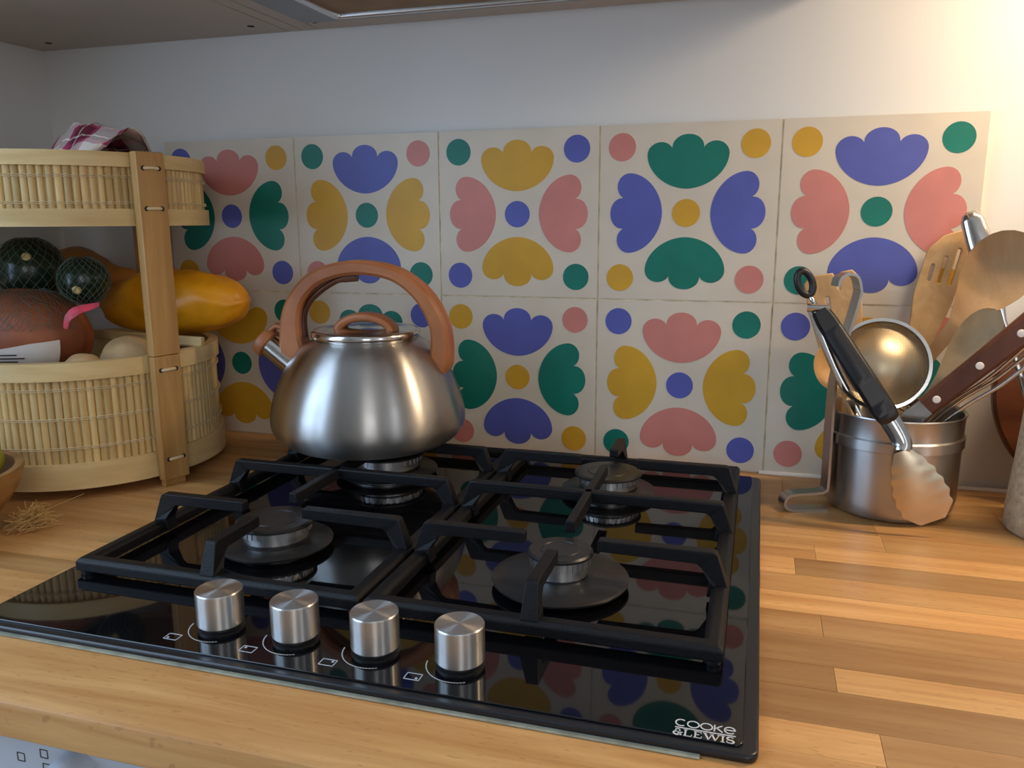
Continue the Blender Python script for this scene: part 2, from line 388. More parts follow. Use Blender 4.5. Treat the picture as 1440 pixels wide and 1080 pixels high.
for i in range(len(ys) - 1):
    y1, y0 = ys[i], ys[i + 1]; x = XL - random.uniform(0, 0.25)
    while x < 2.2:
        L = random.uniform(0.14, 0.46) if i < len(ys) - 2 else 1.3; a, c = max(x, XL), min(x + L, 2.2); x += L
        if c - a < 0.02: continue
        z0 = -0.027 if i == len(ys) - 2 else -0.004
        o = link('stave', stave_mesh(c - a - 0.0003, y1 - y0 - 0.0003, z0, -0.00012 * random.random(), i == len(ys) - 2), 'beech', wt, (a, y0, 0), angle=25)

# ------------------------------------------------------------------ hob
HX0, HX1, HY0, HY1, HZ = 0.2377, 0.8005, -0.5517, -0.0355, 0.0065
hob = thing('gas_hob', 'black glass gas hob with four burners and four steel knobs', 'hob', (0, 0, 0))
link('bezel', plate([rrect(HX0, HY0, HX1, HY1, 0.006)], 0.0050, 0.0015), 'trimblack', hob, (0, 0, 0.0026))
link('glass_top', plate([rrect(HX0 + 0.0035, HY0 + 0.006, HX1 - 0.0075, HY1 - 0.002, 0.004)], 0.0022, 0.0006), 'glass', hob, (0, 0, HZ - 0.0011))
link('sealant_bead', MB().sweep([(HX0 - 0.001, HY0 - 0.001, 0.0006), (HX1 - 0.03, HY0 - 0.001, 0.0006)], lambda i, t: oval(0.008, 0.0016, 8)), 'sealant', hob)
def burner(x, y, pr, cr, zc):
    b_ = link('burner', MB().lathe([(pr, 0.004), (pr + 0.0005, 0.0058), (pr - 0.002, 0.0072), (pr * 0.6, 0.0078), (cr * 0.95, 0.009), (cr * 0.95, 0.010)], 64), 'enamel', hob, (x, y, HZ + 0.001), angle=40)
    link('burner_foot', MB().lathe([(cr * 1.15, 0.0), (cr * 1.15, 0.004)], 48), 'alu', b_, (0, 0, -0.0005), angle=40)
    cw = MB(); h = zc - 0.010 - HZ - 0.0045
    cw.lathe([(cr * 0.9, 0.010), (cr * 0.9, 0.010 + h * 0.45), (cr * 0.98, 0.010 + h * 0.5), (cr * 0.98, 0.010 + h)], 72)
    n = 36
    for i in range(n):
        a = 2 * PI * i / n; ca, sa = math.cos(a), math.sin(a); q = cr * 0.985; hw = cr * 0.05
        vs = [(ca * rr - sa * s_, sa * rr + ca * s_, z) for rr in (q * 0.95, q + 0.0009) for s_ in (-hw, hw) for z in (0.010 + h * 0.52, 0.010 + h)]
        cw.add(vs, [(4, 5, 7, 6), (0, 4, 6, 2), (1, 3, 7, 5), (0, 1, 5, 4), (2, 6, 7, 3)])
    link('flame_ring', cw, 'alu', b_, angle=40)
    z = 0.010 + h
    cp = link('burner_cap', MB().lathe([(cr * 1.02, z), (cr * 1.10, z + 0.0008), (cr * 1.10, z + 0.0026), (cr * 1.03, z + 0.004), (cr * 0.68, z + 0.0042), (cr * 0.66, z + 0.0048), (cr * 0.60, z + 0.0048), (cr * 0.58, z + 0.0042), (0, z + 0.0042)], 64), 'enamel', b_, angle=30)
burner(0.383, -0.368, 0.050, 0.0315, 0.033)
burner(0.647, -0.372, 0.055, 0.0240, 0.036)
burner(0.645, -0.142, 0.049, 0.0325, 0.032)
burner(0.385, -0.140, 0.058, 0.0400, 0.034)
for i in range(4):
    kx, ky = 0.4275 + 0.0615 * i, -0.510
    k = link('knob', MB().lathe([(0.0160, 0.0045), (0.01665, 0.0052), (0.01665, 0.0290), (0.0160, 0.0298), (0, 0.0298)], 64), 'knobsteel', hob, (kx, ky, HZ), angle=30)
    link('knob_collar', MB().lathe([(0.0165, 0), (0.0165, 0.0012), (0.0138, 0.002), (0.0135, 0.0050)], 48), 'black', k, angle=40)
    arc = MB()
    for q in range(22):
        a0 = math.radians(185 + q * 5.2); wd = 0.0009 * (1 - q / 30)
        pts = [(0.0225 * math.cos(a0 + math.radians(d)), 0.0225 * math.sin(a0 + math.radians(d)), 0.0001) for d in (0, 2, 4)]
        arc.sweep(pts, lambda i_, t: rect(wd, 0.0002), nrm=(0, 0, 1))
    link('power_marks', arc, 'print', k)
    ic = MB(); sx, sy = -0.024, -0.0225; a, c = 0.0052, 0.0036
    cs = [(sx - a, sy - c), (sx + a, sy - c), (sx + a, sy + c), (sx - a, sy + c)]
    for p, q in zip(cs, cs[1:] + cs[:1]): ic.sweep([(p[0], p[1], 0.0001), (q[0], q[1], 0.0001)], lambda i_, t: rect(0.0006, 0.0002), nrm=(0, 0, 1))
    dx, dy = ((-1, -1), (-1, 1), (1, 1), (1, -1))[i]
    ic.lathe([(0.0010, 0), (0.0010, 0.0002), (0, 0.0002)], 12, (sx + dx * 0.0028, sy + dy * 0.0016, 0))
    link('burner_symbol', ic, 'print', k)
# maker's lettering, drawn as strokes on the glass
def strokes(lines, wd): 
    m = MB()
    for ln in lines:
        ww = wd
        if isinstance(ln[0], (int, float)): ww, ln = ln[0], ln[1]
        m.sweep([(x, y, 0) for x, y in ln], lambda i, t: rect(ww, 0.0002), nrm=(0, 0, 1))
    return m
def arcp(cx, cy, rx, ry, a0, a1, n=14): return [(cx + rx * math.cos(math.radians(a0 + (a1 - a0) * i / n)), cy + ry * math.sin(math.radians(a0 + (a1 - a0) * i / n))) for i in range(n + 1)]
h = 0.0062; T = 0.0008; TX, TY = 0.7553, -0.5372
L = [arcp(.0030, h / 2, .0030, h / 2, 50, 310), arcp(.0100, h / 2, .0033, h / 2, 0, 360), arcp(.0175, h / 2, .0033, h / 2, 0, 360),
     [(.0220, 0), (.0220, h)], [(.0222, h * .42), (.0262, h)], [(.0232, h * .56), (.0266, 0)],
     [(.0276, h * .52), (.0336, h * .52)], arcp(.0306, h / 2, .0030, h / 2, 4, 318),
     [(0, -.0018), (.0340, -.0018)]]
link('lettering', strokes(L, T), 'print', hob, (TX, TY, HZ + 0.0001))
h = 0.0056; t1, t2 = 0.0005, 0.0010
def ser(x, y, a=.0011): return (t1, [(x - a, y), (x + a, y)])
L = [(t2, arcp(.0024, h * .27, .0020, h * .27, 60, 300)), (t1, arcp(.0026, h * .77, .0013, h * .23, -90, 250)), (t2, [(.0016, h * .7), (.0048, 0)]), (t1, [(.0034, h * .1), (.0048, h * .45)]), ser(.0048, h * .46, .0008),
     (t2, [(.0070, 0), (.0070, h)]), ser(.0070, h), (t1, [(.0060, 0), (.0104, 0), (.0106, h * .3)]),
     (t2, [(.0126, 0), (.0126, h)]), (t1, [(.0116, h), (.0158, h), (.0158, h * .75)]), (t1, [(.0126, h * .52), (.0148, h * .52)]), (t1, [(.0116, 0), (.0160, 0), (.0161, h * .28)]),
     (t2, [(.0178, h), (.0200, 0)]), (t1, [(.0200, 0), (.0218, h)]), (t2, [(.0216, h), (.0238, 0)]), (t1, [(.0238, 0), (.0257, h)]), ser(.0178, h), ser(.0217, h), ser(.0257, h),
     (t2, [(.0278, 0), (.0278, h)]), ser(.0278, h), ser(.0278, 0),
     (t1, arcp(.0319, h * .75, .0017, h * .25, 20, 110, 6)), (t2, arcp(.0319, h * .75, .0017, h * .25, 110, 270, 8)), (t2, arcp(.0320, h * .25, .0019, h * .25, 90, -60, 8)), (t1, arcp(.0320, h * .25, .0019, h * .25, -60, -165, 6)), (t1, [(.0302, h * .05), (.0301, h * .34)])]
link('lettering', strokes(L, t1), 'print', hob, (TX - 0.0008, TY - 0.0088, HZ + 0.0001))

# ------------------------------------------------------------------ pan supports
GZ0, GZ1, FT = 0.0105, 0.0215, 0.0470
def grate(label, x0, x1, cf, cb):
    y0, y1 = -0.468, -0.048; g = thing('pan_support', label, 'pan support', ((x0 + x1) / 2, (y0 + y1) / 2, HZ)); ox, oy = (x0 + x1) / 2, (y0 + y1) / 2
    def L_(p): return (p[0] - ox, p[1] - oy, p[2] - HZ)
    bw = 0.0135; fm = MB(); zc, hh = (GZ0 + GZ1) / 2, GZ1 - GZ0
    a, c, d, e = x0 + bw / 2, x1 - bw / 2, y0 + bw / 2, y1 - bw / 2
    sec = [(-bw / 2, -hh / 2), (bw / 2, -hh / 2), (bw / 2, hh / 2 - 0.003), (bw / 2 - 0.003, hh / 2), (-bw / 2 + 0.003, hh / 2), (-bw / 2, hh / 2 - 0.003)]
    k = len(sec); vs = []; inn = ((1, 1), (-1, 1), (-1, -1), (1, -1))
    for (px, py), (ix, iy) in zip(((a, d), (c, d), (c, e), (a, e)), inn):
        vs += [L_((px + ix * s_[0], py + iy * s_[0], zc + s_[1])) for s_ in sec]
    fm.add(vs, [(i * k + q, ((i + 1) % 4) * k + q, ((i + 1) % 4) * k + (q + 1) % k, i * k + (q + 1) % k) for i in range(4) for q in range(k)])
    link('frame', fm, 'iron', g, bevel=0.0012)
    for px, py in ((a, d), (c, d), (c, e), (a, e)):
        link('foot', MB().lathe([(0.005, 0), (0.0055, 0.001), (0.0055, 0.006)], 16), 'black', g, L_((px, py, HZ)), angle=40)
    def bar(name, pts, up):            # pts outer foot to inner tip
        n = len(pts)
        def sc(i, t):
            q = hs[i]; tw, bw_ = 0.0062, 0.0088
            return [(-bw_ / 2, -q), (bw_ / 2, -q), (bw_ / 2, -0.002), (tw / 2, 0), (-tw / 2, 0), (-bw_ / 2, -0.002)]
        hs = up
        link(name, MB().sweep([L_(p) for p in pts], sc, nrm=lambda i: nr[i]), 'iron', g, bevel=0.0008)
    def finger(foot, tip):             # rises from the frame, then runs inwards
        f = Vector(foot); t = Vector(tip); d_ = (t - f); d_.z = 0; d_.normalize()
        m = MB(); side = Vector((-d_.y, d_.x, 0))
        # outline in the (d, z) plane, extruded sideways
        Lr = (Vector((t.x, t.y, 0)) - Vector((f.x, f.y, 0))).length
        o_ = [(-0.0060, GZ0 + 0.001), (-0.0050, GZ1), (0.0030, FT - 0.0015), (0.0055, FT), (Lr - 0.001, FT), (Lr, FT - 0.001), (Lr, FT - 0.0085), (Lr - 0.001, FT - 0.0095), (0.0185, FT - 0.0105), (0.0150, FT - 0.0135), (0.0085, GZ1 + 0.002), (0.0100, GZ0 + 0.001)]
        n = len(o_); vs = []
        for s_ in (-1, 1):
            for dx, z in o_:
                wd = 0.0046 if z > GZ1 + 0.004 else 0.0068
                p = f + d_ * dx + side * (s_ * wd); vs.append(L_((p.x, p.y, z)))
        m.add(vs, [tuple(range(n)), tuple(range(2 * n - 1, n - 1, -1))] + [(i, i + n, (i + 1) % n + n, (i + 1) % n) for i in range(n)])
        link('finger', m, 'iron', g, bevel=0.0012)
    gap = 0.030
    for cx, cy in (cf, cb):
        finger((x0 + bw / 2, cy, 0), (cx - gap, cy, 0)); finger((x1 - bw / 2, cy, 0), (cx + gap, cy, 0))
    finger((cf[0], y0 + bw / 2, 0), (cf[0], cf[1] - gap, 0)); finger((cb[0], y1 - bw / 2, 0), (cb[0], cb[1] + gap, 0))
    yb = (cf[1] + cb[1]) / 2           # bridge between the two burners with a cross bar on it
    m = MB(); X0, X1 = x0 + bw / 2, x1 - bw / 2
    o_ = [(X0 - 0.0060, GZ0 + 0.001), (X0 - 0.005, GZ1), (X0 + 0.003, FT - 0.0015), (X0 + 0.0055, FT), (X1 - 0.0055, FT), (X1 - 0.003, FT - 0.0015), (X1 + 0.005, GZ1), (X1 + 0.006, GZ0 + 0.001),
          (X1 - 0.010, GZ0 + 0.001), (X1 - 0.0085, GZ1 + 0.002), (X1 - 0.015, FT - 0.0135), (X1 - 0.0185, FT - 0.0105), (X0 + 0.0185, FT - 0.0105), (X0 + 0.015, FT - 0.0135), (X0 + 0.0085, GZ1 + 0.002), (X0 + 0.010, GZ0 + 0.001)]
    n = len(o_); vs = [L_((x, yb + s_ * (0.0046 if z > GZ1 + 0.004 else 0.0068), z)) for s_ in (-1, 1) for x, z in o_]
    m.add(vs, [tuple(range(n)), tuple(range(2 * n - 1, n - 1, -1))] + [(i, i + n, (i + 1) % n + n, (i + 1) % n) for i in range(n)])
    link('bridge', m, 'iron', g, bevel=0.0012)
    link('cross_bar', MB().sweep([L_((cf[0], cf[1] + gap, FT - 0.005)), L_((cb[0], cb[1] - gap, FT - 0.005))], lambda i, t: [(-0.0048, -0.005), (0.0048, -0.005), (0.0038, 0.005), (-0.0038, 0.005)], nrm=(0, 0, 1)), 'iron', g, bevel=0.0010)
grate('black cast iron pan support under the kettle', 0.2555, 0.5160, (0.383, -0.368), (0.385, -0.140))
grate('black cast iron pan support with no pan on it, nearest the utensil pot', 0.5190, 0.7790, (0.647, -0.368), (0.645, -0.140))

# ------------------------------------------------------------------ kettle
KX, KY, KZ = 0.368, -0.146, FT + 0.0002
ket = thing('kettle', 'brushed steel whistling kettle with arched wooden handle', 'kettle', (KX, KY, KZ), math.radians(6))
prof = [(0.0, 0.002), (0.076, 0.002), (0.078, 0.0), (0.084, 0.0), (0.092, 0.003), (0.101, 0.009), (0.1075, 0.018), (0.1098, 0.028), (0.1085, 0.041), (0.1035, 0.057), (0.095, 0.074), (0.084, 0.090), (0.073, 0.101), (0.063, 0.107), (0.0575, 0.109), (0.0575, 0.111)]
prof = [(r, z if z < 0.03 else 0.03 + (z - 0.03) * 1.13) for r, z in prof]
pp = spline([(r, z, 0) for r, z in prof[3:-1]], 4)
link('body', MB().lathe([(0, 0.002), (0.076, 0.002), (0.078, 0.0)] + [(p.x, p.y) for p in pp] + [(0.0575, prof[-1][1])], 96), 'kettlesteel', ket, angle=60)
lid = link('lid', MB().lathe([(0.056, 0.107), (0.0590, 0.1085), (0.0608, 0.1120), (0.0605, 0.1165), (0.0578, 0.1190), (0.053, 0.1180), (0.048, 0.1160), (0.030, 0.1195), (0.0, 0.1205)], 80), 'steel2', ket, (0, 0, 0.0105), angle=60)
arc = [(-0.032 * math.cos(PI * i / 16), 0, 0.1150 + 0.0175 * math.sin(PI * i / 16)) for i in range(17)]
link('lid_handle', MB().sweep(arc, lambda i, t: rect(0.022, 0.0095, 0.003), nrm=lambda i: (-math.cos(PI * i / 16), 0, math.sin(PI * i / 16) + 0.01)), 'handle', lid, angle=50)
hp = spline([(-0.0830, 0, 0.088), (-0.0870, 0, 0.112), (-0.0860, 0, 0.140), (-0.0760, 0, 0.165), (-0.0520, 0, 0.187), (-0.010, 0, 0.1975), (0.036, 0, 0.191), (0.068, 0, 0.168), (0.0855, 0, 0.137), (0.0885, 0, 0.108), (0.084, 0, 0.082)], 6)
nh = len(hp)
def hn(i):
    t = hp[min(i + 1, nh - 1)] - hp[max(i - 1, 0)]; return (-t.z, 0, t.x)
link('handle', MB().sweep(hp, lambda i, t: rect(lin([(0, 0.030), (0.25, 0.028), (0.5, 0.026), (0.8, 0.028), (1, 0.030)], t), lin([(0, 0.034), (0.12, 0.026), (0.3, 0.018), (0.6, 0.015), (0.85, 0.020), (0.95, 0.024), (1, 0.016)], t), 0.0035), nrm=hn), 'handle', ket, angle=32)
lev = spline([(-0.0735, 0, 0.118), (-0.0745, 0, 0.138), (-0.0680, 0, 0.156), (-0.0485, 0, 0.1735), (-0.026, 0, 0.1850), (-0.008, 0, 0.1870)], 6)
link('whistle_lever', MB().sweep(lev, lambda i, t: rect(0.010, lin([(0, 0.005), (0.75, 0.006), (0.85, 0.011), (1, 0.010)], t), 0.002), nrm=(-1, 0, 1)), 'brownwood', ket, angle=50)
sp0, sp1 = Vector((-0.080, -0.002, 0.080)), Vector((-0.1185, -0.002, 0.1095)); sd = (sp1 - sp0).normalized()
link('spout', MB().tube([sp0 - sd * 0.012, sp0, sp0 + sd * 0.02, sp1], lambda i, t: lin([(0, 0.0175), (0.4, 0.0155), (1, 0.0135)], t), 32), 'steel2', ket, angle=50)
wc = link('whistle_cap', MB().tube([sp1 - sd * 0.002, sp1 - sd * 0.001, sp1 + sd * 0.003, sp1 + sd * 0.009, sp1 + sd * 0.012], lambda i, t: [0.0150, 0.0175, 0.0180, 0.0165, 0.010][i], 32), 'handle', ket, angle=50)
link('cap_arm', MB().sweep([sp1 + sd * 0.004 + Vector((0.006, 0, 0.012)), (-0.1075, -0.002, 0.131), (-0.094, 0, 0.128), (-0.084, 0, 0.120)], lambda i, t: rect(0.014, 0.006, 0.002), nrm=(0.2, 0, 1)), 'handle', wc, angle=50)

# ------------------------------------------------------------------ two tier bamboo basket
BX, BY, BR = 0.008, -0.178, 0.147
bk = thing('two_tier_basket', 'two tier round bamboo basket with slatted sides holding squashes', 'basket', (BX, BY, 0))
splint_cache = {}
def tier(z0, z1, hb, ht, n, rows_):
    wall = MB().lathe([(0.0, z0 + 0.004), (BR - 0.006, z0 + 0.004), (BR - 0.004, z0 + 0.006), (BR - 0.004, z1 - 0.004), (BR - 0.0055, z1 - 0.004), (BR - 0.0055, z0 + 0.0075), (0.0, z0 + 0.0075)], 96)
    t = link('basket_tier', wall, 'hoop', bk, angle=40)
    link('bottom_hoop', MB().lathe([(BR - 0.002, z0), (BR + 0.0040, z0), (BR + 0.0040, z0 + hb), (BR - 0.002, z0 + hb)], 96, closed=True), 'hoop', t, angle=40)
    link('top_hoop', MB().lathe([(BR - 0.008, z1 - ht), (BR + 0.0032, z1 - ht), (BR + 0.0032, z1), (BR - 0.008, z1)], 96, closed=True), 'hoop', t, angle=40)
    zz0, zz1 = z0 + hb * 0.5, z1 - ht * 0.5
    base = []
    for q in range(4):
        wd = 2 * PI * BR / n * (0.90, 0.97, 0.82, 0.93)[q]
        m = MB(); k = 6; sec = [(wd / 2 * math.cos(PI * i / k), 0.0034 * math.sin(PI * i / k) ** 0.7) for i in range(k + 1)]
        vs = [(BR - 0.004 + s_[1], s_[0], z) for z in (zz0, zz1) for s_ in sec]
        m.add(vs, [(i, i + 1, i + k + 2, i + k + 1) for i in range(k)]); me = m.mesh('splint', True); base.append(me)
    for i in range(n):
        o = link('splint', base[(i * 7 + i // 3) % 4], 'bamboo', t); o.rotation_euler = (0, 0, 2 * PI * (i + random.uniform(-0.06, 0.06)) / n)
    for z in rows_:
        N = n * 6
        pts = [((BR + 0.0004 + 0.0009 * math.cos(PI * i / 3)) * math.cos(2 * PI * i / N), (BR + 0.0004 + 0.0009 * math.cos(PI * i / 3)) * math.sin(2 * PI * i / N), z + 0.0005 * math.sin(i * 1.05)) for i in range(N)]
        link('binding_thread', MB().tube(pts, 0.00045, 5, closed=True), 'thread', t, smooth=True)
        pts = [(p[0] * 1.002, p[1] * 1.002, p[2] - 0.0018) for i, p in enumerate(pts)]
        link('binding_thread', MB().tube(pts, 0.0004, 5, closed=True), 'thread', t, smooth=True)
    return t
tier(0.012, 0.150, 0.028, 0.019, 116, (0.058, 0.090, 0.122))
tier(0.291, 0.367, 0.018, 0.015, 116, (0.316, 0.343))
for a in (-17, 101, 197):
    ar = math.radians(a); rr = BR + 0.0102
    m = MB(); th, wd = 0.0115, 0.0330
    m.box((-th / 2, -wd / 2, 0.150), (th / 2, wd / 2, 0.368)); m.box((-th / 2 + 0.0005, -wd / 2, 0.008), (th / 2 - 0.0003, wd / 2 - 0.001, 0.1495)); m.box((-th / 2, -wd / 2 + 0.002, 0.0), (th / 2 - 0.004, wd / 2 - 0.004, 0.008))
    p = link('post', m, 'post', bk, (rr * math.cos(ar), rr * math.sin(ar), 0), bevel=0.001); p.rotation_euler = (0, 0, ar)
    for z in (0.351, 0.309, 0.134, 0.032):
        link('lashing', MB().tube([(th / 2 - 0.002, -0.009, z), (th / 2 + 0.0008, -0.0075, z), (th / 2 + 0.0012, 0, z + 0.0003), (th / 2 + 0.0008, 0.0075, z), (th / 2 - 0.002, 0.009, z)], 0.0017, 10), 'thread', p, smooth=True)
        for s_ in (-1, 1):
            link('peg_hole', MB().lathe([(0.0026, 0), (0.0026, 0.0003), (0, 0.0003)], 16), 'hole', p, (th / 2 - 0.0001, s_ * 0.0092, z)).rotation_euler = (0, PI / 2, 0)

# ------------------------------------------------------------------ produce
def gourd(name, path, radii, material, label, cat, n=28, ridge=0.0, nr=9, nz=0.0, group=None):
    sp = spline(path, 8); o = Vector(path[len(path) // 2]); N = len(sp)
    def sc(i, t):
        r = lin(radii, t)
        return [((r * (1 + ridge * math.cos(nr * 2 * PI * q / n)) + nz * noise.noise(Vector((i * 0.35, 3 * math.cos(2 * PI * q / n), 3 * math.sin(2 * PI * q / n))))) * math.cos(2 * PI * q / n),
                 (r * (1 + ridge * math.cos(nr * 2 * PI * q / n)) + nz * noise.noise(Vector((i * 0.35, 3 * math.cos(2 * PI * q / n), 3 * math.sin(2 * PI * q / n))))) * math.sin(2 * PI * q / n)) for q in range(n)]
    ob = link(name, MB().sweep([p - o for p in sp], sc), material, None, o, smooth=True)
    return tag(ob, label, cat, group)
def rad(R, n=14, p=0.5): return [(i / n, max(0.0004, R * (max(0, 1 - (2 * i / n - 1) ** 2)) ** p)) for i in range(n + 1)]
A, B_ = PY(150, 432, -0.10), PY(347, 424, -0.10)
gourd('yellow_squash', [A, A.lerp(B_, .33) + Vector((0, 0, .004)), A.lerp(B_, .66) + Vector((0, 0, .002)), B_],
      [(0, .002), (.04, .016), (.15, .030), (.3, .0385), (.5, .042), (.7, .0385), (.84, .031), (.92, .023), (.96, .016), (.97, .011), (.99, .009), (1, .001)], 'squash', 'orange yellow squash resting across the lower basket rim by the post', 'squash', 40, 0.012, 8, 0.003)
A, B_ = PY(70, 374, -0.070), PY(198, 404, -0.070)
gourd('tan_squash', [A, A.lerp(B_, .35) + Vector((0, 0, .006)), A.lerp(B_, .65) + Vector((0, 0, -.002)), B_], [(0, .002), (.1, .02), (.3, .030), (.5, .027), (.7, .0235), (.85, .023), (.96, .016), (1, .001)], 'tan', 'tan squash lying behind the dark green squashes', 'squash', 28, 0, 5, 0.002)
C1, C2 = PY(42, 380, -0.195), PY(118, 394, -0.205)
def ball(name, c, rx, ry, rz, material, label, cat, n=24, nz=0.0, tilt=(0, 0, 0), group=None):
    m = MB(); prof_ = []
    k = 18; vs = []
    for i in range(k + 1):
        a = PI * i / k
        for q in range(n):
            bb = 2 * PI * q / n; d = Vector((math.sin(a) * math.cos(bb), math.sin(a) * math.sin(bb), -math.cos(a)))
            s_ = 1 + nz * noise.noise(d * 2.2 + Vector(c) * 40)
            vs.append((d.x * rx * s_, d.y * ry * s_, d.z * rz * s_))
    m.add(vs, [(i * n + q, i * n + (q + 1) % n, (i + 1) * n + (q + 1) % n, (i + 1) * n + q) for i in range(k) for q in range(n)])
    o = link(name, m, material, None, c, smooth=True); o.rotation_euler = tilt
    return tag(o, label, cat, group)
def scar(parent, px, c, rx):
    d = (PY(px[0], px[1], c.y - 0.1) - CAM).normalized(); oc = CAM - c; bq = d.dot(oc); cc = oc.dot(oc) - (rx * 0.985) ** 2; disc = max(0, bq * bq - cc); p = CAM + d * (-bq - math.sqrt(disc)); nn = (p - c).normalized()
    m = MB().lathe([(0.0050, -0.001), (0.0050, 0.0006), (0.0030, 0.0014), (0.0016, 0.0010), (0, 0.0010)], 16)
    o = link('blossom_scar', m, 'scar', parent, smooth=True); o.rotation_mode = 'QUATERNION'; o.rotation_quaternion = nn.to_track_quat('Z', 'Y'); o.location = p - c
g1 = ball('green_squash', C1, 0.0385, 0.0385, 0.0385, 'dgreen', 'larger dark green round squash under netting in the lower basket', 'squash', nz=0.05); scar(g1, (37, 361), C1, 0.0385)
g2 = ball('green_squash', C2, 0.0270, 0.0270, 0.0270, 'dgreen', 'smaller dark green round squash with a pale scar beside the red tag', 'squash', nz=0.05); scar(g2, (108, 408), C2, 0.027)
C3 = PY(36, 468, -0.225); C3.z = max(C3.z - 0.003, 0.0785)
rs = ball('russet_squash', C3, 0.080, 0.062, 0.056, 'russet', 'russet brown round squash with a white paper label in the lower basket', 'squash', nz=0.05)
def on_ball(c, r, th, ph, k=1.0):      # point over an ellipsoid, ph up, th around from the camera side
    return Vector((c.x + r[0] * k * math.sin(th) * math.cos(ph), c.y - r[1] * k * math.cos(th) * math.cos(ph), c.z + r[2] * k * math.sin(ph)))
RR = (0.080, 0.062, 0.056)
def patch(th0, th1, lo, hi, k0, nx=24, ny=6):
    m = MB(); vs = []
    for s_, k in ((0, k0), (1, k0 + 0.008)):
        for i in range(nx + 1):
            t = i / nx; th = th0 + (th1 - th0) * t
            for j in range(ny + 1): vs.append(on_ball(C3, RR, th, lo(t) + (hi(t) - lo(t)) * j / ny, k) - C3)
    nn = (nx + 1) * (ny + 1); fs = []
    for s_ in (0, 1):
        for i in range(nx):
            for j in range(ny):
                q = s_ * nn + i * (ny + 1) + j; f = (q, q + ny + 1, q + ny + 2, q + 1); fs.append(f if s_ else f[::-1])
    m.add(vs, fs); return m
lb = link('paper_label', patch(-0.9, 1.15, lambda t: -0.75, lambda t: lin([(0, -0.22), (.5, -0.16), (.8, -0.02), (1, 0.02)], t), 1.045), 'paper', rs, smooth=True)
for j in range(5):
    link('print_line', patch(-0.5, 0.55 + 0.1 * (j % 2), lambda t: -0.24 - 0.07 * j, lambda t: -0.215 - 0.07 * j, 1.055, 12, 1), 'ink', lb)
tg = [PY(92, 462, -0.287), PY(96, 447, -0.287), PY(108, 437, -0.283), PY(122, 433, -0.278), PY(139, 428, -0.272)]
link('red_tag', MB().sweep([p - C3 for p in spline(tg, 5)], lambda i, t: rect(lin([(0, 0.004), (.4, .010), (.8, .007), (1, .004)], t), 0.0012), nrm=(0.3, -1, 0.3)), 'redtag', rs, smooth=False)
# netting over the squashes: diamond mesh of thread
nm = MB(); NR = [(C1, 0.0398), (C2, 0.0283)]
for c, r in NR:
    for s_ in (-1, 1):
        for i in range(20):
            pts = []
            for j in range(30):
                ph = -1.3 + 2.6 * j / 29; th = 2 * PI * i / 20 + s_ * ph * 0.8
                wob = 0.05 * noise.noise(Vector((i * 1.7, j * 0.35, s_ * 3)))
                pts.append(c + Vector((math.cos(th + wob) * math.cos(ph), math.sin(th + wob) * math.cos(ph), math.sin(ph + wob))) * r)
            nm.tube(pts, 0.00028, 4)
for i in range(34):                    # gathered netting lying over the russet squash
    for s_ in (-1, 1):
        pts = []
        for j in range(22):
            ph = 0.22 + 1.0 * j / 21; th = -1.5 + 3.0 * i / 33 + s_ * 0.55 * j / 21 + 0.10 * noise.noise(Vector((i * 2.3, j * 0.4, s_ * 7)))
            pts.append(on_ball(C3, RR, th, ph + 0.06 * noise.noise(Vector((i * 1.3, j * .5, 9))), 1.045 + 0.02 * noise.noise(Vector((i, j * .6, s_)))))
        nm.tube(pts, 0.00026, 4)
nt = tag(link('netting', nm, 'net'), 'pale green plastic netting drawn over the dark green squashes', 'netting'); nt['kind'] = 'stuff'
ball('potato', PY(186, 506, -0.20), 0.036, 0.030, 0.028, 'potato', 'pale brown potato inside the lower basket by the post', 'potato', nz=0.08)
ball('onion', PY(118, 522, -0.265), 0.022, 0.020, 0.020, 'potato', 'pale skinned onion inside the lower basket beside the paper label', 'onion', nz=0.05)
tag(link('bamboo_stick', MB().sweep([PY(132, 470, -0.130), PY(285, 481, -0.155)], lambda i, t: rect(0.012, 0.005, 0.0015), nrm=(0.2, -1, 0.2)), 'hoop'), 'flat bamboo strip lying across the lower basket under the yellow squash', 'bamboo strip')

# ------------------------------------------------------------------ checked cloth in the top tier
cm_ = MB(); NX, NY = 46, 40; vs = []
def ridge(u_):                          # silhouette height by picture column
    return lin([(-.4, .004), (0.0, .003), (.12, .006), (.22, .004), (.28, .012), (.36, .030), (.46, .044), (.55, .042), (.66, .037), (.78, .036), (.86, .032), (.90, .008), (.98, -.002), (1.04, -.002), (1.09, .012), (1.15, .018), (1.18, .0), (1.4, -.02)], u_)
for j in range(NY + 1):
    v = j / NY
    for i in range(NX + 1):
        
        x = BX - 0.135 + 0.265 * i / NX; yy = -0.10 + 0.20 * v
        d = math.hypot(x - BX, yy); pv_ = Vector((x, BY + yy, 0.375)) - CAM; u_ = (720 + FPX * pv_.dot(R0) / pv_.dot(R2)) / 240
        z = 0.358 + ridge(u_) * math.exp(-((v - .34) / .20) ** 2) + 0.006 * noise.noise(Vector((x * 45, yy * 45, 1))) + 0.003 * noise.noise(Vector((x * 110, yy * 110, 5)))
        if d > 0.128:
            s_ = 0.128 / d; x = BX + (x - BX) * s_; yy *= s_
        vs.append((x - BX, yy, z - 0.30))
cm_.add(vs, [(j * (NX + 1) + i, j * (NX + 1) + i + 1, (j + 1) * (NX + 1) + i + 1, (j + 1) * (NX + 1) + i) for j in range(NY) for i in range(NX)])
me = cm_.mesh('tea_towel', True); uvl = me.uv_layers.new(name='UV')
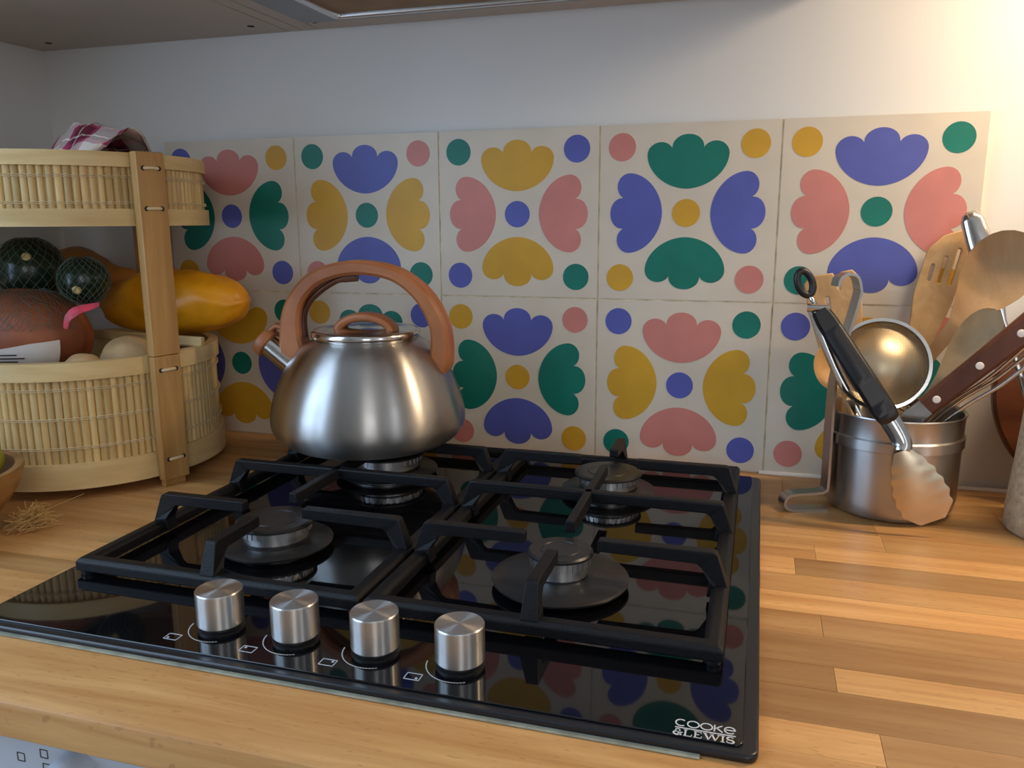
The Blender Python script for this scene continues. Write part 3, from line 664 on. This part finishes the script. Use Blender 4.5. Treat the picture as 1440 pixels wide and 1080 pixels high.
for lp in me.loops:
    k = lp.vertex_index; uvl.data[lp.index].uv = ((k % (NX + 1)) / NX * 1.6, (k // (NX + 1)) / NY * 1.2 + 0.13 * noise.noise(Vector(vs[k]) * 9))
cl = tag(link('tea_towel', me, 'plaid', None, (BX, BY, 0.30)), 'crumpled red, pink and white checked tea towel in the top tier', 'tea towel')
sd_ = cl.modifiers.new('thick', 'SOLIDIFY'); sd_.thickness = 0.0015

# ------------------------------------------------------------------ wooden bowl with fruit and straw
bw = tag(link('wooden_bowl', MB().lathe([(0.0, 0.0), (0.040, 0.0), (0.048, 0.006), (0.066, 0.024), (0.080, 0.044), (0.086, 0.062), (0.085, 0.065), (0.078, 0.0645), (0.072, 0.044), (0.055, 0.022), (0.0, 0.012)], 64), 'bowlwood', None, (0.043, -0.430, 0), angle=50), 'round wooden bowl on the worktop beside the basket', 'bowl')
ball('lime', Vector((0.060, -0.385, 0.066)), 0.027, 0.022, 0.022, 'lime', 'yellow green fruit at the rim of the wooden bowl', 'fruit', nz=0.03)
ball('plum', Vector((0.062, -0.450, 0.052)), 0.026, 0.026, 0.026, 'dark', 'dark plum coloured fruit down inside the wooden bowl', 'fruit')
stw = MB(); c0 = Vector((0.116, -0.380, 0.002))
for i in range(260):
    a = random.uniform(0, 2 * PI); r = random.uniform(0.002, 0.018); p = c0 + Vector((math.cos(a) * r, math.sin(a) * r, random.uniform(0, 0.022) * (1 - r / 0.03)))
    d = Vector((random.uniform(-1, 1), random.uniform(-1, 1), random.uniform(-.5, .6))) * 0.010
    q = [p - d, p + Vector((random.uniform(-.003, .003),) * 3), p + d]
    for t in q: t.z = max(t.z, 0.0006)
    stw.tube(spline(q, 4), 0.0003, 4)
stw.tube(spline([c0, c0 + Vector((0.0, 0.02, 0.01)), c0 + Vector((0.006, 0.06, 0.014))], 6), 0.0003, 4)
so = tag(link('straw_tuft', stw, 'straw'), 'small tuft of curly straw fibres on the worktop by the wooden bowl', 'straw'); so['kind'] = 'stuff'

# ------------------------------------------------------------------ utensil pot and its utensils
PXc, PYc, PR_ = 0.928, -0.083, 0.0640
pot = thing('utensil_pot', 'brushed steel utensil pot with a bent strap hanger standing by the wall', 'pot', (PXc, PYc, 0))
link('body', MB().lathe([(0, 0.001), (0.0483, 0.001), (0.0560, 0.003), (0.0608, 0.008), (0.0632, 0.018), (0.0637, 0.070), (0.0639, 0.0725), (0.0661, 0.0735), (0.0661, 0.0830), (0.0642, 0.0845), (0.0647, 0.1035), (0.0661, 0.1050), (0.0656, 0.1062), (0.0632, 0.1045), (0.0622, 0.0845), (0.0618, 0.018), (0.0579, 0.006), (0.0000, 0.004)], 80), 'kettlesteel', pot, angle=45)
sx = -PR_ - 0.0045
hk = [(sx + 0.017, 0, 0.212), (sx + 0.019, 0, 0.228), (sx + 0.015, 0, 0.239), (sx + 0.006, 0, 0.242), (sx - 0.002, 0, 0.238), (sx - 0.004, 0, 0.230)]
sp_ = [(sx + 0.018, 0, 0.216), (sx + 0.003, 0, 0.150), (sx, 0, 0.120), (sx, 0, 0.060), (sx, 0, 0.026), (sx - 0.003, 0, 0.0205), (sx - 0.012, 0, 0.0190), (sx - 0.036, 0, 0.0180), (sx - 0.043, 0, 0.0135), (sx - 0.044, 0, 0.007), (sx - 0.038, 0, 0.0022), (sx - 0.02, 0, 0.0012), (sx + 0.002, 0, 0.0012)]
def flat_strip(path, wd, th):          # strip bent in the xz plane, its width along y
    m = MB(); n = len(path); vs = []
    for i, p in enumerate(path):
        t = (path[min(i + 1, n - 1)] - path[max(i - 1, 0)]).normalized(); nn = Vector((-t.z, 0, t.x))
        for a, c in ((-1, -1), (1, -1), (1, 1), (-1, 1)): vs.append(p + Vector((0, a * wd / 2, 0)) + nn * (c * th / 2))
    fs = [(i * 4 + q, i * 4 + (q + 1) % 4, i * 4 + 4 + (q + 1) % 4, i * 4 + 4 + q) for i in range(n - 1) for q in range(4)] + [(3, 2, 1, 0), tuple((n - 1) * 4 + q for q in range(4))]
    return m.add(vs, fs)
link('strap_hanger', flat_strip(spline(list(reversed(hk))[:-1] + sp_[0:], 6), 0.015, 0.0026), 'strap', pot, (0, 0, 0), angle=40).rotation_euler = (0, 0, math.radians(22))

FACE = Vector((-0.05, -1, 0.15))
def along(base, tip, n=12): return [Vector(base).lerp(Vector(tip), i / n) for i in range(n + 1)]
# big wooden spoon
b0, t0 = PY(1196, 636, -0.060), PY(1447, 330, -0.066)
L_ = (t0 - b0).length
def spoon_sec(tab, dd): return lambda i, t: dish(lin(tab, t), lin([(0, .009), (.6, .009), (.75, .006), (1, .004)], t), lin(dd, t), 10)
big = link('wooden_spoon', MB().sweep([p - b0 for p in along(b0, t0, 90)], spoon_sec([(0, .010), (.5, .012), (.62, .016), (.69, .032), (.76, .052), (.80, .060), (.85, .066), (.90, .0635), (.94, .055), (.97, .042), (.99, .025), (1, .006)], [(0, 0), (.62, 0), (.75, .010), (.88, .012), (1, .001)]), nrm=FACE), 'spoon2', None, b0, angle=50)
tag(big, 'large worn wooden spoon leaning out of the utensil pot to the right', 'spoon')
b0, t0 = PY(1232, 655, -0.112), PY(1402, 436, -0.118)
sm = link('wooden_spoon', MB().sweep([p - b0 for p in along(b0, t0, 90)], spoon_sec([(0, .008), (.5, .010), (.58, .014), (.66, .022), (.72, .028), (.78, .032), (.86, .0345), (.92, .031), (.96, .0245), (.985, .016), (1, .004)], [(0, 0), (.58, 0), (.72, .006), (.88, .007), (1, .001)]), nrm=Vector((-0.35, -1, 0.25))), 'spoon3', None, b0, angle=50)
tag(sm, 'small wooden spoon between the large spoon and the brown handled utensil', 'spoon')
# slotted wooden spatula on the right
b0, t0 = PY(1242, 650, -0.045), PY(1341, 322, -0.012); L_ = (t0 - b0).length
ol = [(-.005, 0), (.005, 0), (.0065, L_ * .42), (.012, L_ * .55), (.018, L_ * .72), (.0195, L_ * .92), (.0175, L_ * .985), (.010, L_ * 1.0), (-.006, L_ * .965), (-.017, L_ * .90), (-.0185, L_ * .72), (-.012, L_ * .55), (-.0065, L_ * .42)]
def slot(cx, y0, y1, r): return [(cx + r * math.cos(a), y1 + r * math.sin(a)) for a in [PI * i / 6 for i in range(7)]] + [(cx + r * math.cos(a), y0 + r * math.sin(a)) for a in [PI + PI * i / 6 for i in range(7)]]
o = tag(link('wooden_spatula', plate([ol, slot(.001, L_ * .78, L_ * .88, .0028), slot(.011, L_ * .78, L_ * .92, .0028), slot(-.009, L_ * .78, L_ * .84, .0026)], 0.0060, 0.0012), 'spoon'), 'slotted pale wooden spatula standing in the utensil pot behind the large spoon', 'spatula'); orient(o, b0, t0, FACE)
# forked wooden spatula on the left
b0, t0 = PY(1204, 650, -0.042), PY(1167, 386, -0.030); L_ = (t0 - b0).length
ol = [(-.006, 0), (.006, 0), (.010, L_ * .45), (.020, L_ * .62), (.026, L_ * .80), (.0265, L_ * .97), (.022, L_), (.012, L_), (.010, L_ * .97), (.0095, L_ * .92), (.0075, L_ * .90), (.0050, L_ * .92), (.0045, L_ * .975), (.002, L_), (-.020, L_), (-.026, L_ * .97), (-.0255, L_ * .82), (-.020, L_ * .62), (-.010, L_ * .45)]
o = tag(link('wooden_spatula', plate([ol, slot(-.006, L_ * .72, L_ * .88, .0030)], 0.0055, 0.0012), 'spoon'), 'wooden spatula with a notched end standing behind the strap hanger', 'spatula'); orient(o, b0, t0, FACE)
# round wooden ladle seen behind the sieve
c = PY(1184, 514, -0.064)
ld = thing('wooden_ladle', 'round tan wooden ladle partly hidden behind the sieve', 'ladle', c)
o = link('bowl', MB().lathe([(0, -.012), (.016, -.010), (.027, -.003), (.0300, .006), (.0275, .006), (.020, -.002), (0, -.008)], 36), 'spoon', ld, angle=50); o.rotation_mode = 'QUATERNION'; o.rotation_quaternion = Vector((0.15, -1, 0.25)).to_track_quat('Z', 'Y')
link('handle', MB().tube([Vector((0.004, 0.008, -0.024)), PY(1218, 655, -0.066) - c], 0.0045, 10), 'spoon', ld, smooth=True)
# sieve
c = PY(1240, 512, -0.106); SR = 0.0440
sv = thing('sieve', 'round steel wire sieve behind the tongs in the utensil pot', 'sieve', c); q = Vector((0.05, -1, 0.30)).to_track_quat('Z', 'Y')
rim = link('rim', MB().lathe([(SR - .0016, -.0030), (SR + .0016, -.0030), (SR + .0020, 0), (SR + .0016, .0030), (SR - .0016, .0030)], 72, closed=True), 'steel2', sv, angle=60); rim.rotation_mode = 'QUATERNION'; rim.rotation_quaternion = q
o = link('mesh_bowl', MB().lathe([((SR - .001) * math.cos(a), -.026 * math.sin(a)) for a in [PI / 2 * i / 12 for i in range(13)]], 48), 'gauze', sv, smooth=True); o.rotation_mode = 'QUATERNION'; o.rotation_quaternion = q
for s_ in (-1, 1):
    link('handle_wire', MB().tube([q @ Vector((s_ * .006 + .018, -SR * .92, 0)), PY(1280 + s_ * 3, 580, -0.106) - c, PY(1286 + s_ * 3, 690, -0.09) - c], 0.0013, 8), 'steel2', sv, smooth=True)
# steel utensil with dark brown riveted handle
b0, t0 = PY(1302, 572, -0.128), PY(1470, 441, -0.135)
hd = thing('serving_knife', 'steel utensil with a dark brown riveted wooden handle in the pot', 'knife', b0)
dv = (t0 - b0); dn = dv.normalized(); fc = Vector((-0.1, -1, 0.1))
hh_ = link('handle', MB().sweep([p for p in along(dv * 0.0, dv, 6)], lambda i, t: rect(lin([(0, .019), (.5, .021), (1, .025)], t), .013, .003), nrm=fc), 'brownwood', hd, angle=30)
link('blade', MB().sweep([-dn * 0.080, dn * 0.01], lambda i, t: rect(lin([(0, .022), (1, .016)], t), .0018), nrm=fc), 'steel2', hd)
for tt in (0.09, 0.46, 0.80):
    o = link('rivet', MB().lathe([(.0036, 0), (.0036, .0004), (.0026, .0007), (0, .0007)], 20), 'caulk', hh_, dv * tt + fc.normalized() * 0.0063 - dn.cross(fc.normalized()) * 0, smooth=True); o.rotation_mode = 'QUATERNION'; o.rotation_quaternion = fc.to_track_quat('Z', 'Y')
# steel whisk wires below that handle
b0 = PY(1262, 640, -0.098)
wk = thing('whisk', 'steel wire whisk leaning out below the brown riveted handle', 'whisk', b0)
for k, (x1, y1, x2, y2) in enumerate(((1330, 577, 1452, 478), (1342, 574, 1462, 484), (1352, 580, 1466, 496))):
    link('wire', MB().tube([p - b0 for p in spline([b0 + Vector((0.002 * k, 0, 0)), PY(x1, y1 - 5, -0.104 - .004 * k), PY((x1 + x2) / 2, (y1 + y2) / 2 + 3, -0.115 - .003 * k), PY(x2, y2, -0.125)], 8)], 0.0019, 10), 'steel2', wk, smooth=True)
# tongs
a0 = PY(1150, 434, -0.132); m0 = PY(1264, 612, -0.1590); h0 = PY(1268, 634, -0.1640); e0 = PY(1312, 733, -0.1640)
tn = thing('tongs', 'black handled steel tongs hooked over the front of the utensil pot', 'tongs', a0)
nf = Vector((0.0, -1, 0.25))
arm = link('arm', MB().sweep([p - a0 for p in spline([a0, a0.lerp(m0, .5) + Vector((0, -.001, 0)), m0, h0], 8)], lambda i, t: dish(lin([(0, .014), (.5, .019), (.85, .016), (1, .014)], t), .0012, -.004, 8), nrm=nf), 'steel2', tn, angle=50)
gp = [a0.lerp(m0, .02), a0.lerp(m0, .2), a0.lerp(m0, .5) + Vector((0, -.001, 0)), a0.lerp(m0, .78), a0.lerp(m0, .90)]
gp = [p + Vector((0.0, -.0035, .001)) for p in spline(gp, 6)]
link('grip', MB().sweep([p - a0 for p in gp], lambda i, t: rect(lin([(0, .016), (.15, .020), (.8, .022), (.95, .018), (1, .010)], t), lin([(0, .008), (.9, .009), (1, .004)], t), .003), nrm=nf), 'black', arm, angle=45)
# scalloped head
hd0 = [h0.lerp(e0, i / 30) - a0 for i in range(31)]
def hw_(i, t):
    base = lin([(0, .014), (.15, .028), (.35, .040), (.6, .048), (.8, .046), (.92, .037), (1, .020)], t)
    return dish(base + .0022 * math.cos(t * 2 * PI * 6) * min(1, t * 3), .0014, -.003 * math.sin(PI * min(1, t * .9 + .1)), 12)
link('scalloped_head', MB().sweep(hd0, hw_, nrm=Vector((0.05, -1, 0.05))), 'strap2', tn, angle=50)
i1 = PY(1222, 600, -0.118); i2 = PY(1240, 675, -0.118)
link('arm', MB().sweep([p - a0 for p in spline([a0 + Vector((-.002, .010, 0)), a0.lerp(i1, .5) + Vector((-.004, .006, 0)), i1, i2], 8)], lambda i, t: dish(.016, .0012, .004, 8), nrm=nf), 'steel2', tn, angle=50)
link('hinge', MB().tube([Vector((-.010, -.003, .001)), Vector((.010, -.003, .001))], .0040, 12), 'steel2', tn, angle=50)
rg = PY(1132, 398, -0.132) - a0; rr_ = [rg + Vector((.0070 * math.cos(a), .002 * math.cos(a), .0115 * math.sin(a))) - Vector((.003 * math.sin(a), 0, 0)) for a in [2 * PI * i / 24 for i in range(24)]]
rgo = link('pull_ring', MB().tube(rr_, 0.0036, 10, closed=True), 'black', tn, smooth=True)
link('pull_rod', MB().tube([Vector((0, 0, 0)), rg + Vector((.004, 0, -.011))], 0.0022, 8), 'steel2', rgo, smooth=True)

# ------------------------------------------------------------------ things at the right hand edge
cx, cy = 1.083, -0.118
jar = thing('stoneware_jar', 'rough beige stoneware jar at the right of the utensil pot', 'jar', (cx, cy, 0))
link('body', MB().lathe([(0, 0), (.052, 0), (.055, .003), (.0545, .02), (.050, .080), (.0465, .140), (.047, .146), (.044, .146), (.043, .140), (.048, .02), (0, .006)], 56), 'canister', jar, angle=50)
b0, t0 = Vector((1.080, -0.098, 0.02)), PY(1364, 298, -0.030)
ut = thing('steel_ladle', 'polished steel utensil handle rising behind the slotted spatula', 'ladle', b0); dv = t0 - b0
link('handle', MB().sweep([dv * t for t in (0.0, .62, .66, .70, .80, .90, .97, .99, 1.0)], lambda i, t: oval((.006, .006, .010, .018, .024, .024, .022, .017, .008)[i], (.005, .005, .008, .011, .012, .012, .011, .009, .004)[i], 16), nrm=FACE), 'steel2', ut, angle=60)
br = thing('round_board', 'dark brown round wooden tray leaning on the wall behind the jar', 'tray', (1.137, -0.030, 0.118))
o = link('disc', MB().lathe([(0, -.006), (.106, -.006), (.110, -.003), (.110, .004), (.107, .007), (.098, .006), (0, .005)], 72), 'boardwood', br, angle=40); o.rotation_euler = (math.radians(80), 0, 0)
hw = [(-.055 + .004 * math.cos(i / 14 * PI) - .012 * math.sin(PI * i / 14), -.020 - .012 * math.sin(PI * i / 14), -.045 + .105 * i / 14) for i in range(15)]
wm = MB()
for k in range(3):
    pts = [(x + .0030 * math.cos(i * .7 + k * 2.1), y + .0030 * math.sin(i * .7 + k * 2.1), z) for i, (x, y, z) in enumerate([tuple(p) for p in spline(hw, 5)])]
    wm.tube(pts, 0.0026, 8)
link('wicker_handle', wm, 'wicker', br, smooth=True)

# ------------------------------------------------------------------ wall cabinet, extractor hood, lamp
HB = 0.533
cb_ = thing('wall_cabinet', 'cream wall cabinet whose underside shows above the basket', 'cabinet', (0, 0, HB))
link('body', MB().box((XL + 0.001, -0.33, 0), (0.197, YB - 0.001, 0.7)), 'cabinet', cb_)
for x, y in ((-0.1476, -0.030), (0.1677, -0.030)):
    link('screw_hole', MB().lathe([(.0045, -.0004), (.0045, .0004), (0, .0004)], 20), 'hole', cb_, (x, y, 0))
for x0, x1 in ((0.1985, 0.217), (0.2185, 0.240)):
    link('filler_strip', MB().box((x0, -0.33, 0), (x1, YB - 0.001, 0.7)), 'cabinet', cb_)
ho = thing('extractor_hood', 'grey metal extractor hood with a tan filter above the hob', 'extractor hood', (0, 0, HB))
link('body', MB().box((0.2415, -0.36, 0.006), (0.842, YB - 0.001, 0.30)), 'cabinet', ho)
link('rear_rail', MB().box((0.2415, -0.030, 0), (0.842, YB - 0.001, 0.006)), 'cabinet', ho)
link('screw_hole', MB().lathe([(.0035, -.0004), (.0035, .0004), (0, .0004)], 20), 'hole', ho, (0.253, -0.024, 0))
link('metal_frame', plate([rrect(0.2430, -0.36, 0.840, -0.031, .004), rrect(0.300, -0.33, 0.800, -0.056, .004)], 0.008, 0.001), 'hoodmetal', ho, (0, 0, 0.002))
link('filter_lip', plate([rrect(0.299, -0.331, 0.801, -0.055, .006), rrect(0.304, -0.326, 0.796, -0.060, .004)], 0.012, 0.0015), 'chrome', ho, (0, 0, -0.001))
link('grease_filter', MB().box((0.303, -0.327, -0.002), (0.797, -0.059, 0.005)), 'filter', ho)
rc = thing('wall_cabinet', 'cream wall cabinet right of the hood with a lamp beneath', 'cabinet', (0, 0, 0.66))
link('body', MB().box((0.846, -0.33, 0), (1.75, YB - 0.001, 0.6)), 'cabinet', rc)
lm = thing('cabinet_lamp', 'warm strip lamp fixed under the right hand wall cabinet', 'lamp', (1.25, -0.15, 0.66))
link('housing', MB().box((-0.21, -0.02, -0.022), (0.21, 0.02, 0)), 'frame', lm)
link('diffuser', MB().box((-0.205, -0.016, -0.0235), (0.205, 0.016, -0.022)), 'lamp', lm)
area('cabinet_lamp_light', (1.25, -0.15, 0.635), (0, 0, 0), 0.40, 0.03, (1.0, 0.76, 0.49), 3.0)

# ------------------------------------------------------------------ below the worktop
ap = thing('washing_machine', 'white appliance with printed control panel under the worktop', 'appliance', (0.17, 0, ZF))
H = -0.0285 - ZF
link('body', MB().box((-0.30, -0.585, 0), (0.30, -0.02, H)), 'appliance', ap, bevel=0.004)
link('control_panel', MB().box((-0.298, -0.597, H - 0.13), (0.298, -0.585, H - 0.004)), 'appliance', ap, bevel=0.003)
kb = link('dial', MB().lathe([(.013, 0), (.013, .014), (.011, .018), (0, .018)], 40), 'appliance', ap, (PY(112, 1078, -0.597).x - 0.17, -0.597, PY(112, 1078, -0.597).z - ZF), angle=40); kb.rotation_euler = (PI / 2, 0, 0)
for k, (px_, py_, a, c) in enumerate(((62, 1060, .003, .003), (106, 1056, .005, .0035), (66, 1078, .003, .002), (30, 1064, .003, .003))):
    q_ = PY(px_, py_, -0.597); x, z = q_.x - 0.17, q_.z - ZF - H
    m = MB(); cs = [(x - a, z - c), (x + a, z - c), (x + a, z + c), (x - a, z + c)]
    for p, q in zip(cs, cs[1:] + cs[:1]): m.sweep([(p[0], -0.5972, H + p[1]), (q[0], -0.5972, H + q[1])], lambda i_, t: rect(0.0006, 0.0003), nrm=(0, -1, 0))
    link('panel_symbol', m, 'ink', ap)
bc = thing('base_cabinet', 'plain cream base cabinet under the right end of the worktop', 'cabinet', (0.48, 0, ZF))
link('body', MB().box((0.012, -0.57, 0), (1.70, -0.02, H)), 'cabinet', bc)
for i in range(3):
    dr = link('door', MB().box((0.014 + .562 * i, -0.590, 0.09), (0.570 + .562 * i, -0.570, H - 0.006)), 'cabinet', bc, bevel=0.002)
    link('door_handle', MB().tube([(0.10 + .562 * i, -0.590, H - .07), (0.10 + .562 * i, -0.615, H - .07), (0.25 + .562 * i, -0.615, H - .07), (0.25 + .562 * i, -0.590, H - .07)], 0.005, 10), 'steel2', dr, smooth=True)
